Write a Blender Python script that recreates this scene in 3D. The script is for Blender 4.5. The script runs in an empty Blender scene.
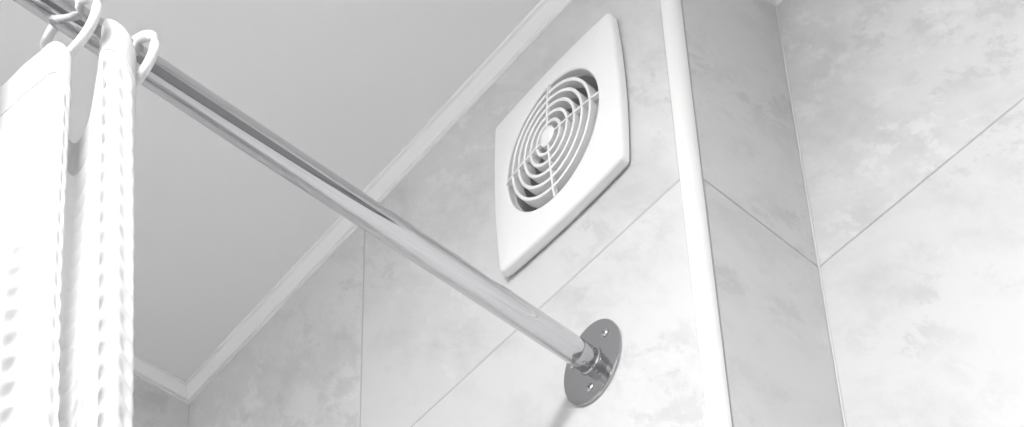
import bpy, bmesh, math, random
from mathutils import Vector, Matrix
random.seed(7)
sc = bpy.context.scene
col = sc.collection

# ------------------------------------------------------------------ scale
S = 0.75            # metres per survey unit (camera stands one unit from the fan wall)
ZO = 0.85           # camera height above the floor
def W(x, y, z): return Vector((x*S, y*S, z*S + ZO))

# ------------------------------------------------------------------ camera
F, PPY = 1920.1, 876.9
YAW, PITCH, ROLL = 0.844153, 0.567572, -0.029898
fwd = Vector((-math.sin(YAW)*math.cos(PITCH), math.cos(YAW)*math.cos(PITCH), math.sin(PITCH)))
rgt = Vector((math.cos(YAW), math.sin(YAW), 0)); upv = rgt.cross(fwd)
r2 = math.cos(ROLL)*rgt + math.sin(ROLL)*upv
u2 = -math.sin(ROLL)*rgt + math.cos(ROLL)*upv
cd = bpy.data.cameras.new('camera'); cam = bpy.data.objects.new('camera', cd); col.objects.link(cam)
cd.sensor_fit = 'HORIZONTAL'; cd.sensor_width = 36; cd.lens = F*36/1024
cd.shift_x = 0; cd.shift_y = (PPY-213.5)/1024
cd.clip_start = 0.02
M4 = Matrix((r2, u2, -fwd)).transposed().to_4x4(); M4.translation = W(1.8158, -1, 0)
cam.matrix_world = M4
sc.camera = cam

# ------------------------------------------------------------------ world, light, exposure
wd = bpy.data.worlds.new('world'); sc.world = wd; wd.use_nodes = True
wd.node_tree.nodes['Background'].inputs[0].default_value = (0.9, 0.92, 1, 1)
wd.node_tree.nodes['Background'].inputs[1].default_value = 0.3
LAMP = 91.0         # emission of the opal lamp glass
LAMP_POS = (1.26, -1.34); LAMP_R = 0.26
sc.view_settings.view_transform = 'Standard'; sc.view_settings.look = 'None'
sc.view_settings.exposure = 0.0; sc.view_settings.gamma = 1; sc.view_settings.use_curve_mapping = False

# ------------------------------------------------------------------ materials
def newmat(name):
    m = bpy.data.materials.new(name); m.use_nodes = True
    nt = m.node_tree; b = nt.nodes['Principled BSDF']
    return m, nt, b
def plain(name, c, rough=.5, metal=0, spec=.5, coat=0, bump=0, bscale=60, mott=0.0):
    m, nt, b = newmat(name)
    b.inputs['Base Color'].default_value = (*c, 1); b.inputs['Roughness'].default_value = rough
    b.inputs['Metallic'].default_value = metal; b.inputs['Specular IOR Level'].default_value = spec
    b.inputs['Coat Weight'].default_value = coat
    tc = nt.nodes.new('ShaderNodeTexCoord'); n = nt.nodes.new('ShaderNodeTexNoise')
    nt.links.new(tc.outputs['Object'], n.inputs['Vector']); n.inputs['Scale'].default_value = bscale
    n.inputs['Detail'].default_value = 4
    if mott:
        r = nt.nodes.new('ShaderNodeValToRGB')
        r.color_ramp.elements[0].position = .3; r.color_ramp.elements[1].position = .7
        r.color_ramp.elements[0].color = (*[v*(1-mott) for v in c], 1); r.color_ramp.elements[1].color = (*c, 1)
        nt.links.new(n.outputs['Fac'], r.inputs[0]); nt.links.new(r.outputs[0], b.inputs['Base Color'])
    if bump:
        bp = nt.nodes.new('ShaderNodeBump'); bp.inputs['Strength'].default_value = bump
        bp.inputs['Distance'].default_value = .001
        nt.links.new(n.outputs['Fac'], bp.inputs['Height']); nt.links.new(bp.outputs[0], b.inputs['Normal'])
    return m
def stone_tile():
    m, nt, b = newmat('stone_tile')
    N, L = nt.nodes.new, nt.links.new
    tc = N('ShaderNodeTexCoord'); oi = N('ShaderNodeObjectInfo')
    off = N('ShaderNodeVectorMath'); off.operation = 'MULTIPLY_ADD'
    comb = N('ShaderNodeCombineXYZ')
    for i in range(3): L(oi.outputs['Random'], comb.inputs[i])
    L(comb.outputs[0], off.inputs[0]); off.inputs[1].default_value = (17, 31, 23); L(tc.outputs['Object'], off.inputs[2])
    # diagonal grain: rotate, then stretch
    mp = N('ShaderNodeMapping'); mp.inputs['Rotation'].default_value = (0.5, .55, .5); mp.inputs['Scale'].default_value = (1.0, 1.0, 1.0)
    L(off.outputs[0], mp.inputs[0])
    mp2 = N('ShaderNodeMapping'); mp2.inputs['Scale'].default_value = (1.7, 1.0, .62); L(mp.outputs[0], mp2.inputs[0])
    big = N('ShaderNodeTexNoise'); big.inputs['Scale'].default_value = 8; big.inputs['Detail'].default_value = 12
    big.inputs['Roughness'].default_value = .70; big.inputs['Distortion'].default_value = .15; L(mp2.outputs[0], big.inputs['Vector'])
    r1 = N('ShaderNodeValToRGB'); e = r1.color_ramp.elements
    e[0].position = .46; e[0].color = (1, 1, 1, 1); e[1].position = .66; e[1].color = (0, 0, 0, 1)
    k = e.new(.54); k.color = (.66, .66, .66, 1)
    L(big.outputs['Fac'], r1.inputs[0])
    fine = N('ShaderNodeTexNoise'); fine.inputs['Scale'].default_value = 30; fine.inputs['Detail'].default_value = 9
    fine.inputs['Roughness'].default_value = .68; fine.inputs['Distortion'].default_value = .2; L(mp2.outputs[0], fine.inputs['Vector'])
    r2_ = N('ShaderNodeValToRGB'); e = r2_.color_ramp.elements
    e[0].position = .52; e[0].color = (0, 0, 0, 1); e[1].position = .60; e[1].color = (1, 1, 1, 1)
    L(fine.outputs['Fac'], r2_.inputs[0])
    zone = N('ShaderNodeTexNoise'); zone.inputs['Scale'].default_value = 3.2; zone.inputs['Detail'].default_value = 2
    L(mp.outputs[0], zone.inputs['Vector'])
    rz = N('ShaderNodeValToRGB'); e = rz.color_ramp.elements
    e[0].position = .5; e[0].color = (0, 0, 0, 1); e[1].position = .62; e[1].color = (1, 1, 1, 1)
    L(zone.outputs['Fac'], rz.inputs[0])
    mul = N('ShaderNodeMath'); mul.operation = 'MULTIPLY'; L(r2_.outputs[0], mul.inputs[0]); L(rz.outputs[0], mul.inputs[1])
    mix1 = N('ShaderNodeMix'); mix1.data_type = 'RGBA'
    mix1.inputs['A'].default_value = (.525, .525, .53, 1); mix1.inputs['B'].default_value = (.615, .615, .62, 1)
    L(r1.outputs[0], mix1.inputs['Factor'])
    mix2 = N('ShaderNodeMix'); mix2.data_type = 'RGBA'; mix2.inputs['B'].default_value = (.70, .70, .706, 1)
    ms = N('ShaderNodeMath'); ms.operation = 'MULTIPLY'; ms.inputs[1].default_value = .7; L(mul.outputs[0], ms.inputs[0])
    L(ms.outputs[0], mix2.inputs['Factor']); L(mix1.outputs['Result'], mix2.inputs['A'])
    # darker ragged flecks gathered in zones of their own
    dk = N('ShaderNodeTexNoise'); dk.inputs['Scale'].default_value = 27; dk.inputs['Detail'].default_value = 12
    dk.inputs['Roughness'].default_value = .74; dk.inputs['Distortion'].default_value = .25
    of2 = N('ShaderNodeVectorMath'); of2.operation = 'ADD'; of2.inputs[1].default_value = (4.3, 7.7, 2.1)
    L(mp2.outputs[0], of2.inputs[0]); L(of2.outputs[0], dk.inputs['Vector'])
    rd = N('ShaderNodeValToRGB'); e = rd.color_ramp.elements
    e[0].position = .50; e[0].color = (0, 0, 0, 1); e[1].position = .58; e[1].color = (1, 1, 1, 1)
    L(dk.outputs['Fac'], rd.inputs[0])
    zn = N('ShaderNodeTexNoise'); zn.inputs['Scale'].default_value = 5.5; zn.inputs['Detail'].default_value = 5; L(of2.outputs[0], zn.inputs['Vector'])
    rzn = N('ShaderNodeValToRGB'); e = rzn.color_ramp.elements
    e[0].position = .47; e[0].color = (0, 0, 0, 1); e[1].position = .60; e[1].color = (1, 1, 1, 1)
    L(zn.outputs['Fac'], rzn.inputs[0])
    md = N('ShaderNodeMath'); md.operation = 'MULTIPLY'; L(rd.outputs[0], md.inputs[0]); L(rzn.outputs[0], md.inputs[1])
    md2 = N('ShaderNodeMath'); md2.operation = 'MULTIPLY'; md2.inputs[1].default_value = .55; L(md.outputs[0], md2.inputs[0])
    mix3 = N('ShaderNodeMix'); mix3.data_type = 'RGBA'; mix3.inputs['B'].default_value = (.46, .46, .465, 1)
    L(md2.outputs[0], mix3.inputs['Factor']); L(mix2.outputs['Result'], mix3.inputs['A'])
    L(mix3.outputs['Result'], b.inputs['Base Color'])
    b.inputs['Roughness'].default_value = .42; b.inputs['Specular IOR Level'].default_value = .4
    bp = N('ShaderNodeBump'); bp.inputs['Strength'].default_value = .12; bp.inputs['Distance'].default_value = .0015
    L(fine.outputs['Fac'], bp.inputs['Height']); L(bp.outputs[0], b.inputs['Normal'])
    return m
def curtain_mat():
    m, nt, b = newmat('waffle_cloth')
    b.inputs['Base Color'].default_value = (.79, .79, .795, 1); b.inputs['Roughness'].default_value = .85
    b.inputs['Specular IOR Level'].default_value = .15
    b.inputs['Sheen Weight'].default_value = .2
    N, L = nt.nodes.new, nt.links.new
    tr = N('ShaderNodeBsdfTranslucent'); tr.inputs[0].default_value = (.79, .79, .795, 1)
    mx = N('ShaderNodeMixShader'); mx.inputs[0].default_value = .4
    out = nt.nodes['Material Output']
    L(b.outputs[0], mx.inputs[1]); L(tr.outputs[0], mx.inputs[2]); L(mx.outputs[0], out.inputs['Surface'])
    tc = N('ShaderNodeTexCoord'); n = N('ShaderNodeTexNoise'); n.inputs['Scale'].default_value = 500; n.inputs['Detail'].default_value = 3
    L(tc.outputs['Object'], n.inputs['Vector'])
    bp = N('ShaderNodeBump'); bp.inputs['Strength'].default_value = .25; bp.inputs['Distance'].default_value = .001
    L(n.outputs['Fac'], bp.inputs['Height']); L(bp.outputs[0], b.inputs['Normal']); L(bp.outputs[0], tr.inputs['Normal'])
    return m
def lamp_mat():
    m, nt, b = newmat('opal_lamp_glass')
    b.inputs['Base Color'].default_value = (.9, .9, .9, 1)
    b.inputs['Emission Color'].default_value = (1, .99, .98, 1); b.inputs['Emission Strength'].default_value = LAMP
    return m
TILE = stone_tile()
GROUT = plain('grey_grout', (.46, .46, .465), .9, bump=.3, bscale=400)
CEIL = plain('white_ceiling_paint', (.86, .86, .86), .7, bump=.05, bscale=300)
PLAST = plain('white_plastic', (.83, .83, .835), .32, coat=.1, bump=.02, bscale=200)
TRIM = plain('white_trim_plastic', (.74, .74, .74), .35)
CORN = plain('white_cornice_foam', (.82, .82, .82), .55)
DUCT = plain('grey_duct_plastic', (.55, .55, .555), .5)
CHROME = plain('polished_chrome', (.60, .60, .61), .06, metal=1, bump=.012, bscale=25)
CHROMED = plain('dark_chrome', (.46, .46, .47), .10, metal=1, bump=.015, bscale=40)
FLOORM = plain('grey_floor_tile', (.36, .36, .36), .4, mott=.2, bscale=3)
PAINT = plain('added_door_paint', (.17, .17, .175), .4)  # dark so the added door reflects as dark bands in the rod
CLOTH = curtain_mat()
LAMPM = lamp_mat()
SILI = plain('white_silicone', (.62, .62, .62), .4)

# ------------------------------------------------------------------ helpers
def obj(name, bm, mat, parent=None, smooth=False, angle=40):
    me = bpy.data.meshes.new(name)
    bmesh.ops.recalc_face_normals(bm, faces=bm.faces[:])
    bm.to_mesh(me); bm.free()
    if smooth:
        for p in me.polygons: p.use_smooth = True
        me.set_sharp_from_angle(angle=math.radians(angle))
    me.materials.append(mat)
    o = bpy.data.objects.new(name, me); col.objects.link(o)
    if parent: o.parent = parent
    return o
def link_mesh(name, me, parent, loc=(0, 0, 0)):
    o = bpy.data.objects.new(name, me); col.objects.link(o); o.parent = parent; o.location = loc
    return o
def empty(name, loc, label, cat, group=None):
    o = bpy.data.objects.new(name, None); col.objects.link(o); o.location = loc
    o.empty_display_size = .05
    o['label'] = label; o['category'] = cat
    if group: o['group'] = group
    return o
def struct(o, label, cat):
    o['kind'] = 'structure'; o['label'] = label; o['category'] = cat; return o
def box(bm, x0, x1, y0, y1, z0, z1, bevel=0):
    vs = [bm.verts.new(p) for p in ((x0, y0, z0), (x1, y0, z0), (x1, y1, z0), (x0, y1, z0), (x0, y0, z1), (x1, y0, z1), (x1, y1, z1), (x0, y1, z1))]
    fs = [bm.faces.new([vs[i] for i in q]) for q in ((0, 3, 2, 1), (4, 5, 6, 7), (0, 1, 5, 4), (1, 2, 6, 5), (2, 3, 7, 6), (3, 0, 4, 7))]
    if bevel:
        es = list({e for f in fs for e in f.edges})
        bmesh.ops.bevel(bm, geom=es, offset=bevel, segments=2, affect='EDGES', profile=.6)
    return bm
def loft(bm, loops, closed=True, cap0=False, cap1=False):
    V = [[bm.verts.new(p) for p in l] for l in loops]
    n = len(loops[0])
    for a, b in zip(V[:-1], V[1:]):
        for i in range(n if closed else n-1):
            j = (i+1) % n
            bm.faces.new((a[i], a[j], b[j], b[i]))
    if cap0: bm.faces.new(V[0][::-1])
    if cap1: bm.faces.new(V[-1])
    return V
def lathe(bm, prof, axis='y', n=48, c=(0, 0, 0), cap0=True, cap1=True):
    """prof: (radius, along) list; along the given axis"""
    loops = []
    for r, a in prof:
        l = []
        for i in range(n):
            t = 2*math.pi*i/n; u, v = r*math.cos(t), r*math.sin(t)
            l.append({'y': (c[0]+u, c[1]+a, c[2]+v), 'z': (c[0]+u, c[1]+v, c[2]+a), 'x': (c[0]+a, c[1]+u, c[2]+v)}[axis])
        loops.append(l)
    loft(bm, loops, True, cap0, cap1)
    return bm
def tube(bm, pts, rads, n=12, cap=True):
    loops = []
    prev = None
    for i, p in enumerate(pts):
        p = Vector(p)
        t = (Vector(pts[min(i+1, len(pts)-1)]) - Vector(pts[max(i-1, 0)])).normalized()
        a = Vector((0, 1, 0)) if abs(t.y) < .9 else Vector((1, 0, 0))
        s = t.cross(a).normalized(); q = t.cross(s)
        loops.append([p + rads[i]*(math.cos(2*math.pi*k/n)*s + math.sin(2*math.pi*k/n)*q) for k in range(n)])
    loft(bm, loops, True, cap, cap)

# ------------------------------------------------------------------ room numbers (metres)
XB = 0.9998*S                  # outer corner of the boxed-out wall
YD = 0.19625*S                 # how far the wall right of it stands back
ZC = 2.13645*S + ZO            # lower edge of cornice
CP, CH = .0148, .0158          # cornice projection and height
H = ZC + CH                    # ceiling
ZJ = 1.6666*S + ZO             # horizontal tile joint
XT = 0.4325*S                  # vertical tile joint
XE, YS = 2.3, -1.75            # far side walls
TH = .008; G = .0011           # tile thickness, half joint
FX, FZ = .8185*S, 1.8868*S + ZO    # exhaust fan centre on the wall
GR = .0783*S; KZ = 1.26                       # radius of grille opening

# ------------------------------------------------------------------ shell
struct(obj('floor', box(bmesh.new(), -.1, XE+.1, YS-.1, YD+.2, -.1, 0), FLOORM), 'grey bathroom floor below the picture', 'floor')
struct(obj('ceiling', box(bmesh.new(), -.1, XE+.1, YS-.1, YD+.2, H, H+.1), CEIL), 'plain light grey painted ceiling above the tiled walls', 'ceiling')

zrows = [0, .3, .9, 1.5, ZJ, H-.003]
def tile_loops_rect(x0, x1, z0, z1, n=24):
    pts = []
    for (a, b) in (((x0, z0), (x1, z0)), ((x1, z0), (x1, z1)), ((x1, z1), (x0, z1)), ((x0, z1), (x0, z0))):
        for i in range(n): pts.append((a[0]+(b[0]-a[0])*i/n, a[1]+(b[1]-a[1])*i/n))
    return pts
def plate_hole(x0, x1, z0, z1, yf, yb, cx, cz, r, bev=.0008):
    bm = bmesh.new()
    o = tile_loops_rect(x0, x1, z0, z1); oi = tile_loops_rect(x0+bev, x1-bev, z0+bev, z1-bev)
    ci = [(cx + r*math.cos(t), cz + KZ*r*math.sin(t)) for t in (math.atan2((b-cz)/KZ, a-cx) for a, b in oi)]
    loft(bm, [[(a, yb, b) for a, b in ci], [(a, yb, b) for a, b in o], [(a, yf+bev, b) for a, b in o],
              [(a, yf, b) for a, b in oi], [(a, yf, b) for a, b in ci], [(a, yb, b) for a, b in ci]])
    bmesh.ops.remove_doubles(bm, verts=bm.verts[:], dist=1e-6)
    return bm
def tile_mesh(w, h, facing):
    """tile centred on its face; facing: '-y', '+x', '-x', '+y'"""
    bm = bmesh.new()
    if facing in ('-y', '+y'):
        y0, y1 = (0, TH) if facing == '-y' else (-TH, 0)
        box(bm, -w/2, w/2, y0, y1, -h/2, h/2, .0008)
    else:
        x0, x1 = (-TH, 0) if facing == '+x' else (0, TH)
        box(bm, x0, x1, -w/2, w/2, -h/2, h/2, .0008)
    bmesh.ops.recalc_face_normals(bm, faces=bm.faces[:])
    me = bpy.data.meshes.new('tile'); bm.to_mesh(me); bm.free(); me.materials.append(TILE)
    return me
cache = {}
def lay_tiles(wall, facing, plane, cuts, skip=()):
    """cuts: joint positions along the wall; rows from zrows"""
    for i, (a, b) in enumerate(zip(cuts[:-1], cuts[1:])):
        for j, (z0, z1) in enumerate(zip(zrows[:-1], zrows[1:])):
            if (i, j) in skip: continue
            w, h = b-a-2*G, z1-z0-2*G
            key = (round(w, 4), round(h, 4), facing)
            if key not in cache: cache[key] = tile_mesh(w, h, facing)
            m = (a+b)/2; zc = (z0+z1)/2
            loc = (m, plane, zc) if facing[1] == 'y' else (plane, m, zc)
            link_mesh('tile', cache[key], wall, loc)

# wall with the fan: grout bed with the duct hole, one tile pierced by it
RD = GR + .002
wf = struct(obj('wall_fan', plate_hole(-.1, XB-TH, 0, H, .0006, .09, FX, FZ, RD), GROUT), 'pale marbled tile wall that carries the fan and the rod flange', 'wall')
lay_tiles(wf, '-y', 0, [0, XT, XB-.011], skip=((1, 4),))
t = obj('tile', plate_hole(XT+G, XB-.011-G, ZJ+G, H-.003-G, 0, TH, FX, FZ, RD), TILE, wf)
wr = struct(obj('wall_return', box(bmesh.new(), XB-TH-.05, XB-.0007, .012, YD, 0, H), GROUT), 'narrow shaded tiled return between corner strip and recessed right wall', 'wall')
lay_tiles(wr, '+x', XB, [.013, YD])
wx = struct(obj('wall_recess', box(bmesh.new(), XB-.05, XE+.1, YD+.0007, YD+.1, 0, H), GROUT), 'bright marbled tile wall on the right set back behind the return', 'wall')
lay_tiles(wx, '-y', YD, [XB, XB+.6, XB+1.2, XE])
wl = struct(obj('wall_left', box(bmesh.new(), -.1, -.0007, YS, .0, 0, H), GROUT), 'shaded tiled wall seen beside the curtain under the cornice', 'wall')
lay_tiles(wl, '+x', 0, [YS, -1.2, -.6, .004])
wb = struct(obj('wall_behind', box(bmesh.new(), -.1, XE+.1, YS-.1, YS-.0007, 0, H), GROUT), 'tiled wall behind the viewpoint', 'wall')
lay_tiles(wb, '+y', YS, [0, .6, 1.2, 1.8, XE])
we = struct(obj('wall_right', box(bmesh.new(), XE+.0007, XE+.1, YS, YD, 0, H), GROUT), 'tiled wall out of view to the right', 'wall')
lay_tiles(we, '-x', XE, [YS, -1.15, -.55, YD])

# cornice runs, mitred at every corner with the offset (d, -d)
def cornice_profile():
    p, h = CP, CH
    pts = [(0, -h), (.0016, -h), (.0026, -h+.0006), (.0030, -h+.0016), (.0026, -h+.0026), (.0026, -h+.0034), (.0034, -h+.0036)]
    for i in range(9):                     # shallow hollow
        t = i/8; s = math.sin(math.pi*t)*.0007
        pts.append((.0040 + t*(p-.0075) - s*-.5, -h+.0040 + t*(h-.0075) + s))
    pts += [(p-.0028, -.0030), (p-.0020, -.0030), (p-.0008, -.0026), (p-.0001, -.0016), (p, 0), (0, 0)]
    return pts
PR = cornice_profile()
runs = [((0, YS), (0, 0), 'white moulded cornice above the left wall, ending behind the curtain'),
        ((0, 0), (XB, 0), 'long white moulded cornice between ceiling and fan wall'),
        ((XB, 0), (XB, YD), 'short white cornice tip above the narrow return'),
        ((XB, YD), (XE, YD), 'white cornice above the recessed right wall')]
for k, (a, b, lab) in enumerate(runs):
    bm = bmesh.new()
    loops = []
    for pt, first in ((a, True), (b, False)):
        l = []
        for d, z in PR:
            ox, oy = d, -d
            if k == 0 and first: oy = 0
            if k == 3 and not first: ox = 0
            l.append((pt[0]+ox, pt[1]+oy, H+z))
        loops.append(l)
    loft(bm, loops, True, True, True)
    struct(obj('trim_%d' % (k+1), bm, CORN, None, True, 50), lab, 'cornice')

# rounded corner strip
bm = bmesh.new()
R = .0106; pr = .0012
prof = [(XB-R-.001, .003), (XB-R-.001, -pr*.3)]
for i in range(13):
    t = math.pi/2*i/12
    prof.append((XB-R + (R+pr)*math.sin(t), R - (R+pr)*math.cos(t)))
prof += [(XB+pr*.3, R+.001), (XB-.003, R+.001), (XB-.003, .003)]
loft(bm, [[(x, y, 0) for x, y in prof], [(x, y, ZC+.002) for x, y in prof]], True, True, True)
struct(obj('trim_5', bm, TRIM, None, True, 35), 'rounded white plastic corner strip on the outer tile edge', 'trim')
# silicone in the inner corner
bm = bmesh.new()
r = .0012; pf = [(XB, YD), (XB+r, YD)]
for i in range(1, 6):
    t = math.pi/2*i/6; pf.append((XB+r-r*math.sin(t)*.75, YD-r+r*math.cos(t)*.75-0))
pf.append((XB, YD-r))
loft(bm, [[(x, y, 0) for x, y in pf], [(x, y, ZC+.002) for x, y in pf]], True, True, True)
struct(obj('trim_6', bm, SILI, None, True, 50), 'thin white sealant line in the inner tile corner', 'trim')

# added unseen door right of frame, for dark streaks in the chrome rod
d1 = struct(obj('added_door_1', box(bmesh.new(), 1.32, 2.02, YD-.030, YD-.0005, 0, 2.0, .003), PAINT), 'added dark grey door, out of frame, to reflect as bands in the rod', 'door')
for (x0, x1, z0, z1) in ((1.26, 1.32, 0, 2.0), (2.02, 2.08, 0, 2.0), (1.26, 2.08, 2.0, 2.06)):
    obj('door_casing', box(bmesh.new(), x0, x1, YD-.018, YD-.0005, z0, z1, .002), PAINT, d1)
for z0, z1 in ((.2, .95), (1.1, 1.85)):
    obj('door_panel', box(bmesh.new(), 1.44, 1.90, YD-.034, YD-.028, z0, z1, .003), PAINT, d1)
hb = bmesh.new(); lathe(hb, [(.02, 0), (.02, -.01), (.008, -.012), (.008, -.05), (.014, -.052), (.016, -.06), (.010, -.07)], 'y', 20, (1.38, YD-.029, 1.0))
obj('door_handle', hb, CHROME, d1, True)

# ------------------------------------------------------------------ exhaust fan
fan = empty('exhaust_fan', (FX, 0, FZ), 'white plastic wall exhaust fan with a round grille, above the rod flange', 'exhaust fan')
def outline(w, h, rc, bulge, ns=14, nc=7):
    """rounded rectangle with slightly bowed sides, counter-clockwise (x, z)"""
    pts = []
    cs = [(w/2, -h/2), (w/2, h/2), (-w/2, h/2), (-w/2, -h/2)]
    for k in range(4):
        c0 = cs[k]; c1 = cs[(k+1) % 4]
        dx, dz = c1[0]-c0[0], c1[1]-c0[1]; L = math.hypot(dx, dz); ux, uz = dx/L, dz/L; nx, nz = uz, -ux
        a = rc/L
        for i in range(ns+1):
            t = a + (1-2*a)*i/ns; s = 2*t-1
            bo = bulge*(1-s*s)
            pts.append((c0[0]+dx*t+nx*bo, c0[1]+dz*t+nz*bo))
        bo_end = bulge*(1-(1-2*a)**2)
        p0 = (c1[0]-ux*rc+nx*bo_end, c1[1]-uz*rc+nz*bo_end)
        vx, vz = -uz, ux
        n2x, n2z = vz, -vx
        p2 = (c1[0]+vx*rc+n2x*bo_end, c1[1]+vz*rc+n2z*bo_end)
        for i in range(1, nc):
            t = i/nc
            pc = (c1[0], c1[1])
            pts.append(tuple((1-t)**2*p0[q]+2*t*(1-t)*pc[q]+t*t*p2[q] for q in (0, 1)))
    return pts
FW, FH = .203*S, .262*S
OUT = outline(FW, FH, .0052, .0042)
def inset(pts, d):
    res = []
    n = len(pts)
    for i in range(n):
        a = pts[i-1]; b = pts[(i+1) % n]
        tx, tz = b[0]-a[0], b[1]-a[1]; L = math.hypot(tx, tz)
        res.append((pts[i][0]-tz/L*d, pts[i][1]+tx/L*d))
    return res
CIR = lambda r: [(r*math.cos(t), KZ*r*math.sin(t)) for t in (math.atan2(b/KZ, a) for a, b in OUT)]
def oval(bm):
    for v in bm.verts: v.co.z *= KZ
    return bm
DOME = .0042
def front(r): return -D1 - .0003 - DOME*(1-(r/GR)**2)
bm = bmesh.new()
P3 = lambda pts, y: [(a, y, b) for a, b in pts]
def mixl(A, B, t): return [(a[0]+(b[0]-a[0])*t, a[1]+(b[1]-a[1])*t) for a, b in zip(A, B)]
D0 = .0118; D1 = .0150
IN = inset(OUT, .0032)
lp = [P3(inset(OUT, .0028), -.0002), P3(inset(OUT, .0028), -.0024), P3(inset(OUT, .0004), -.0026), P3(OUT, -.0032), P3(OUT, -.0085),
      P3(inset(OUT, .0003), -.0098), P3(inset(OUT, .0011), -.0110), P3(inset(OUT, .0021), -.0116), P3(IN, -D0)]
for t in (.2, .4, .6, .8, .93):
    lp.append(P3(mixl(IN, CIR(GR+.002), t), -(D0+(D1-D0)*math.sin(t*math.pi/2))))
lp += [P3(CIR(GR+.002), -D1), P3(CIR(GR+.0008), -D1+.0003), P3(CIR(GR), -D1+.0014), P3(CIR(GR), -.0010)]
loft(bm, lp)
obj('cover', bm, PLAST, fan, True, 32)
# grille rings: thin deep bands
RR = [.0195, .0310, .0425, .0540, .0660]
for k, u in enumerate(RR):
    r = u*S*1.0; th = .00135; dep = .0115
    bm = bmesh.new()
    y0 = front(r)
    pr_ = [(r-th, y0+.0006), (r-th*.4, y0), (r+th*.4, y0), (r+th, y0+.0006), (r+th*1.2, y0+dep), (r-th*1.2, y0+dep), (r-th, y0+.0006)]
    lathe(bm, pr_, 'y', 72, cap0=False, cap1=False)
    bmesh.ops.remove_doubles(bm, verts=bm.verts[:], dist=1e-6)
    oval(bm)
    obj('grille_ring', bm, PLAST, fan, True, 35)
for k in range(4):
    bm = bmesh.new()
    a, b_ = .011*S, GR+.001
    loops = []
    for i in range(9):
        rr = a + (b_-a)*i/8; yf = front(rr) - .0004
        loops.append([(rr, yf+.0003, -.0010), (rr, yf, -.0006), (rr, yf, .0006), (rr, yf+.0003, .0010), (rr, yf+.0045, .0010), (rr, yf+.0045, -.0010)])
    loft(bm, loops, True, True, True)
    bmesh.ops.rotate(bm, verts=bm.verts[:], cent=(0, 0, 0), matrix=Matrix.Rotation(math.pi/2*k, 3, 'Y'))
    if k % 2: oval(bm)
    obj('spoke', bm, PLAST, fan, True, 40)
bm = bmesh.new()
hr = .0118*S
lathe(bm, [(hr*.9, -.004), (hr, -D1+.001), (hr, front(0)-.0006), (hr*.93, front(0)-.0012), (hr*.55, front(0)-.0018), (hr*.15, front(0)-.0020)], 'y', 40)
oval(bm)
obj('hub', bm, PLAST, fan, True, 35)
# duct, motor and blades behind the grille
bm = bmesh.new()
lathe(bm, [(GR+.0015, -.006), (GR-.001, -.006), (GR-.0012, .085), (.001, .0855)], 'y', 64, cap0=False, cap1=True)
oval(bm)
obj('duct', bm, DUCT, fan, True, 40)
bm = bmesh.new()
lathe(bm, [(.010, -.004), (.019, -.001), (.021, .004), (.021, .03), (.018, .06), (.006, .085)], 'y', 40)
motor = obj('motor', bm, DUCT, fan, True, 40)
for k in range(7):
    bm = bmesh.new(); rows = []
    for i in range(6):
        rr = .019 + (GR-.004-.019)*i/5
        row = []
        for j in range(5):
            s = (j/4-.5); ang = s*.75 + 2*math.pi*k/7 + .1*i/5
            row.append((rr*math.cos(ang), .020 + s*.016*(1-.1*i) , rr*math.sin(ang)))
        rows.append(row)
    f = [[(x, y-.0006, z) for x, y, z in r_] for r_ in rows]; g = [[(x, y+.0006, z) for x, y, z in r_[::-1]] for r_ in rows]
    loft(bm, [a+b for a, b in zip(f, g)], True, True, True)
    oval(bm)
    obj('blade', bm, DUCT, fan, True, 40)
for (a, rr) in ((-68, .060), (-55, .0625)):
    bm = bmesh.new()
    lathe(bm, [(.0022, -.006), (.0026, -.012), (.0020, -.0125)], 'y', 16, (rr*S*math.cos(math.radians(a)), 0, rr*S*math.sin(math.radians(a))))
    for v_ in bm.verts: v_.co.z += (KZ-1)*rr*S*math.sin(math.radians(a))
    obj('screw_boss', bm, PLAST, fan, True, 40)

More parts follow.
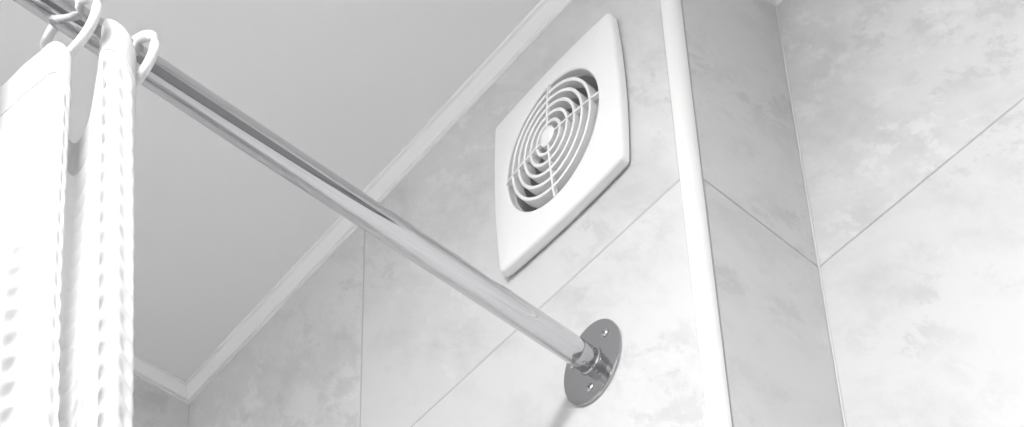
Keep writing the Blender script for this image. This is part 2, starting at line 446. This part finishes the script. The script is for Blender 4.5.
# ------------------------------------------------------------------ curtain rod
RX, RZ = .8423*S, 1.5150*S + ZO
ROD = .01085
rod = empty('curtain_rod', (RX, 0, RZ), 'chrome shower curtain rod running to a round flange on the fan wall', 'curtain rod')
bm = bmesh.new()
lathe(bm, [(ROD*.80, YS+.03), (ROD, YS+.03), (ROD, -.0200), (ROD*.985, -.0190), (ROD*.93, -.0184), (ROD*.86, -.0184)], 'y', 64)
obj('tube', bm, CHROME, rod, True, 30)
def flange(yw, sgn):
    bm = bmesh.new()
    FR = .0318
    lathe(bm, [(FR-.0006, yw), (FR, yw+sgn*.0006), (FR, yw+sgn*.0024), (FR-.0004, yw+sgn*.0030), (FR-.0012, yw+sgn*.0033),
               (ROD*1.10, yw+sgn*.0037)], 'y', 96)
    for v in bm.verts: v.co.z *= 1.26
    fl = obj('flange', bm, CHROMED, rod, True, 25)
    bm = bmesh.new()
    lathe(bm, [(ROD*1.13, yw+sgn*.0030), (ROD*1.10, yw+sgn*.0046), (ROD*1.0, yw+sgn*.0052), (ROD*.97, yw+sgn*.0062), (ROD*.97, yw+sgn*.024)], 'y', 64)
    obj('collar', bm, CHROMED, fl, True, 25)
    for k, a in enumerate((36, 153, 264)):
        t = math.radians(a); rr = .0218
        c = (rr*math.cos(t), yw, rr*math.sin(t)*1.26)
        bm = bmesh.new()
        lathe(bm, [(.0036, sgn*.0030), (.0036, sgn*.0040), (.0030, sgn*.0047), (.0017, sgn*.0052), (.0013, sgn*.0052), (.0012, sgn*.0040)], 'y', 24, c)
        obj('screw', bm, CHROME, fl, True, 30)
    bm = bmesh.new()
    s = Vector((math.cos(math.radians(-80)), 0, math.sin(math.radians(-80))))
    pts = [s*ROD*.8 + Vector((0, yw+sgn*.0125, 0)), s*(ROD*.945+.0010) + Vector((0, yw+sgn*.0125, 0)), s*(ROD*.945+.0014) + Vector((0, yw+sgn*.0125, 0))]
    tube(bm, pts, [.0020, .0020, .0012], 16)
    obj('set_screw', bm, CHROME, fl, True, 30)
flange(0, -1)
flange(YS, 1)

# ------------------------------------------------------------------ curtain rings
def make_ring(name, y, label, tilt):
    RRo = .0252; rt = .0033
    e = empty(name, (RX, y*S, RZ - (RRo - rt - ROD) + .0004 - .0016), label, 'curtain ring', 'white plastic curtain rings on the chrome rod')
    def arc(nm, a0, a1, r0, r1):
        bm = bmesh.new(); pts, rad = [], []
        n = 34
        for i in range(n+1):
            f = i/n; a = math.radians(a0+(a1-a0)*f)
            pts.append((RRo*math.cos(a), 0, RRo*math.sin(a)))
            tp = min(f, 1-f)*n
            rad.append((r0+(r1-r0)*f)*(.45 if tp < .5 else .8 if tp < 1.5 else 1))
        tube(bm, pts, rad, 14)
        obj(nm, bm, PLAST, e, True, 60)
    arc('upper_arc', 22, 178, rt*1.12, rt)
    arc('lower_arc', 14, -178, rt*1.05, rt)
    bm = bmesh.new()
    a = math.radians(18)
    bmesh.ops.create_uvsphere(bm, u_segments=16, v_segments=10, radius=rt*.72, matrix=Matrix.Translation((RRo*math.cos(a), 0, RRo*math.sin(a))))
    obj('clasp_ball', bm, PLAST, e, True, 60)
    e.rotation_euler = (math.radians(tilt[0]), 0, math.radians(tilt[1]))
    return e
ring_ys = [-.553, -.610, -.690, -.770, -.850]
ring_labels = ['white plastic ring nearest the wall flange, at the curtain edge',
               'second white plastic ring from the flange, near top left',
               'third white plastic ring from the flange, out of frame',
               'fourth white plastic ring from the flange, out of frame',
               'fifth white plastic ring from the flange, out of frame']
for i in range(5):
    make_ring('curtain_ring', ring_ys[i], ring_labels[i], ((0, 11), (2, 12), (0, 8), (-1, 13), (1, 9))[i])

# ------------------------------------------------------------------ shower curtain
# plan of the cloth in (a, b): a runs to the right and b towards the viewer, with the height of the hem
CTRL = [(.1500, .985, 1.440), (.1545, 1.006, 1.462), (.1572, 1.022, 1.4827), (.1500, 1.033, 1.5000), (.1346, 1.036, 1.5086), (.1306, 1.034, 1.4790),
        (.1270, 1.028, 1.445), (.1180, 1.018, 1.395), (.1060, 1.010, 1.378), (.1000, 1.020, 1.385),
        (.1085, 1.043, 1.4300), (.1060, 1.050, 1.4470), (.0990, 1.052, 1.4545), (.0918, 1.052, 1.4530), (.0838, 1.050, 1.4450), (.0705, 1.048, 1.4310),
        (.0560, 1.044, 1.4150), (.0400, 1.042, 1.400), (.0370, 1.060, 1.405)]
for k in range(5):
    A, B = .045-.058*k, 1.096+.0515*k
    CTRL += [(A, B, 1.440), (A-.008, B+.008, 1.462), (A-.022, B+.009, 1.468), (A-.034, B+.002, 1.440), (A-.048, B-.012, 1.395), (A-.060, B-.016, 1.375), (A-.063, B+.012, 1.395)]
def smooth(t): t = max(0, min(1, t)); return t*t*(3-2*t)
def spline(s):
    n = len(CTRL)-1; i = max(0, min(n-1, int(s))); f = s-i
    P = [CTRL[max(0, min(n, i+k))] for k in (-1, 0, 1, 2)]
    return [.5*(2*P[1][c] + (P[2][c]-P[0][c])*f + (2*P[0][c]-5*P[1][c]+4*P[2][c]-P[3][c])*f*f + (3*P[1][c]-P[0][c]-3*P[2][c]+P[3][c])*f**3) for c in range(3)]
ZBOT = (.18-ZO)/S
BLINE = lambda a: 1.030 + (.150-a)*.80            # middle line of the pleats
def curtain_point(s, f):
    """s along the cloth, f 0 at the hem to 1 at the foot"""
    a, b, zt = spline(s)
    z = zt + (ZBOT-zt)*f
    drop = smooth((zt-z)/.6)
    b = BLINE(a) + (b-BLINE(a))*(1-.72*smooth((zt-z)/.38)) + .006*drop*math.sin(.9*s+4*z)
    a += .081*(1.4827 - max(z, .80 + .5*0)) * smooth((1.60-z)/.12)
    a += .004*drop*math.sin(1.1*s+.7+3*z)
    return .664*a+.748*b, .748*a-.664*b, z
NU, NV = 400, 520
U0, U1 = 0.0, len(CTRL)-1.0
pts = [[None]*(NV+1) for _ in range(NU+1)]
for i in range(NU+1):
    u = U0 + (U1-U0)*i/NU
    for j in range(NV+1):
        f = j/NV; f = .55*f + .45*f*f
        pts[i][j] = (W(*curtain_point(u, f)), f*(spline(u)[2]-ZBOT)*S)
# cloth length along each row for the weave
arc = [0]
jm = NV//4
for i in range(1, NU+1): arc.append(arc[-1] + (pts[i][jm][0]-pts[i-1][jm][0]).length)
bm = bmesh.new(); V = []
CW, CHT = .0165, .0190
for i in range(NU+1):
    row = []
    for j in range(NV+1):
        p, v = pts[i][j]
        i0, i1 = max(i-1, 0), min(i+1, NU); j0, j1 = max(j-1, 0), min(j+1, NV)
        n = (pts[i1][j][0]-pts[i0][j][0]).cross(pts[i][j1][0]-pts[i][j0][0]).normalized()
        a = abs(math.sin(math.pi*arc[i]/CW + .25*math.sin(9*v))); b = abs(math.sin(math.pi*v/CHT + .35*math.sin(arc[i]*31)))
        hgt = (a*b)**1.3
        k = smooth((v-.035)/.01)
        row.append(bm.verts.new(p + n*(-.0036*hgt*k)))
    V.append(row)
for i in range(NU):
    for j in range(NV):
        bm.faces.new((V[i][j], V[i+1][j], V[i+1][j+1], V[i][j+1]))
cur = empty('shower_curtain', W(.85, -.75, 1.2), 'white waffle weave shower curtain hanging in folds from the rod', 'curtain')
cl = obj('cloth', bm, CLOTH, None, True, 180); cl.parent = cur; cl.matrix_parent_inverse = Matrix.Translation(-cur.location)
# doubled hem along the top
bm = bmesh.new(); loops = []
for i in range(0, NU+1):
    u = U0 + (U1-U0)*i/NU
    l = []
    for s, vv in ((1, -.0008), (1, .031), (-1, .031), (-1, -.0008)):
        ff = max(vv, 0)/((spline(u)[2]-ZBOT)*S); p = W(*curtain_point(u, ff)); p.z -= min(vv, 0)
        q = W(*curtain_point(min(u+.01, U1), ff)) - W(*curtain_point(max(u-.01, U0), ff))
        n = Vector((q.y, -q.x, 0)).normalized()
        l.append(p + n*s*.0005)
    loops.append(l)
loft(bm, loops, True, True, True)
hm = obj('hem', bm, CLOTH, None, True, 50); hm.parent = cur; hm.matrix_parent_inverse = Matrix.Translation(-cur.location)

# ------------------------------------------------------------------ bathtub under the rod, unseen, added for what the rod reflects
def rrect(x0, x1, y0, y1, r, z, n=8):
    out = []
    for cx, cy, a0 in ((x1-r, y1-r, 0), (x0+r, y1-r, 90), (x0+r, y0+r, 180), (x1-r, y0+r, 270)):
        for i in range(n+1):
            t = math.radians(a0+90*i/n); out.append((cx+r*math.cos(t), cy+r*math.sin(t), z))
    return out
added_tub = empty('bathtub', (.36, -.86, 0), 'added white bathtub below the curtain rod, out of frame, for rod reflections', 'bathtub')
bm = bmesh.new()
tx0, tx1, ty0, ty1 = -.34, .17, -.85, .85
loft(bm, [rrect(tx0, tx1, ty0, ty1, .02, 0), rrect(tx0, tx1, ty0, ty1, .02, .54), rrect(tx0+.004, tx1-.004, ty0+.004, ty1-.004, .02, .555), rrect(tx0+.06, tx1-.06, ty0+.07, ty1-.07, .14, .557),
          rrect(tx0+.075, tx1-.075, ty0+.085, ty1-.085, .14, .54), rrect(tx0+.11, tx1-.11, ty0+.16, ty1-.13, .13, .22), rrect(tx0+.16, tx1-.16, ty0+.22, ty1-.18, .12, .14)], True, True, True)
obj('shell', bm, PLAST, added_tub, True, 50)
bm = bmesh.new(); lathe(bm, [(.026, .139), (.026, .143), (.02, .145), (.004, .145)], 'z', 24, (0, .55, 0)); obj('drain', bm, CHROME, added_tub, True)

# ------------------------------------------------------------------ ceiling lamp
lamp = empty('ceiling_lamp', (LAMP_POS[0], LAMP_POS[1], H), 'round white flush ceiling lamp above the viewpoint', 'lamp')
bm = bmesh.new(); lathe(bm, [(LAMP_R+.012, 0), (LAMP_R+.012, -.045), (LAMP_R+.006, -.050), (LAMP_R, -.050), (LAMP_R, -.04)], 'z', 64)
obj('housing', bm, PLAST, lamp, True, 35)
bm = bmesh.new(); lathe(bm, [(LAMP_R, -.044), (LAMP_R*.97, -.049), (LAMP_R*.8, -.054), (LAMP_R*.4, -.057), (.01, -.058)], 'z', 64)
obj('diffuser', bm, LAMPM, lamp, True, 60)
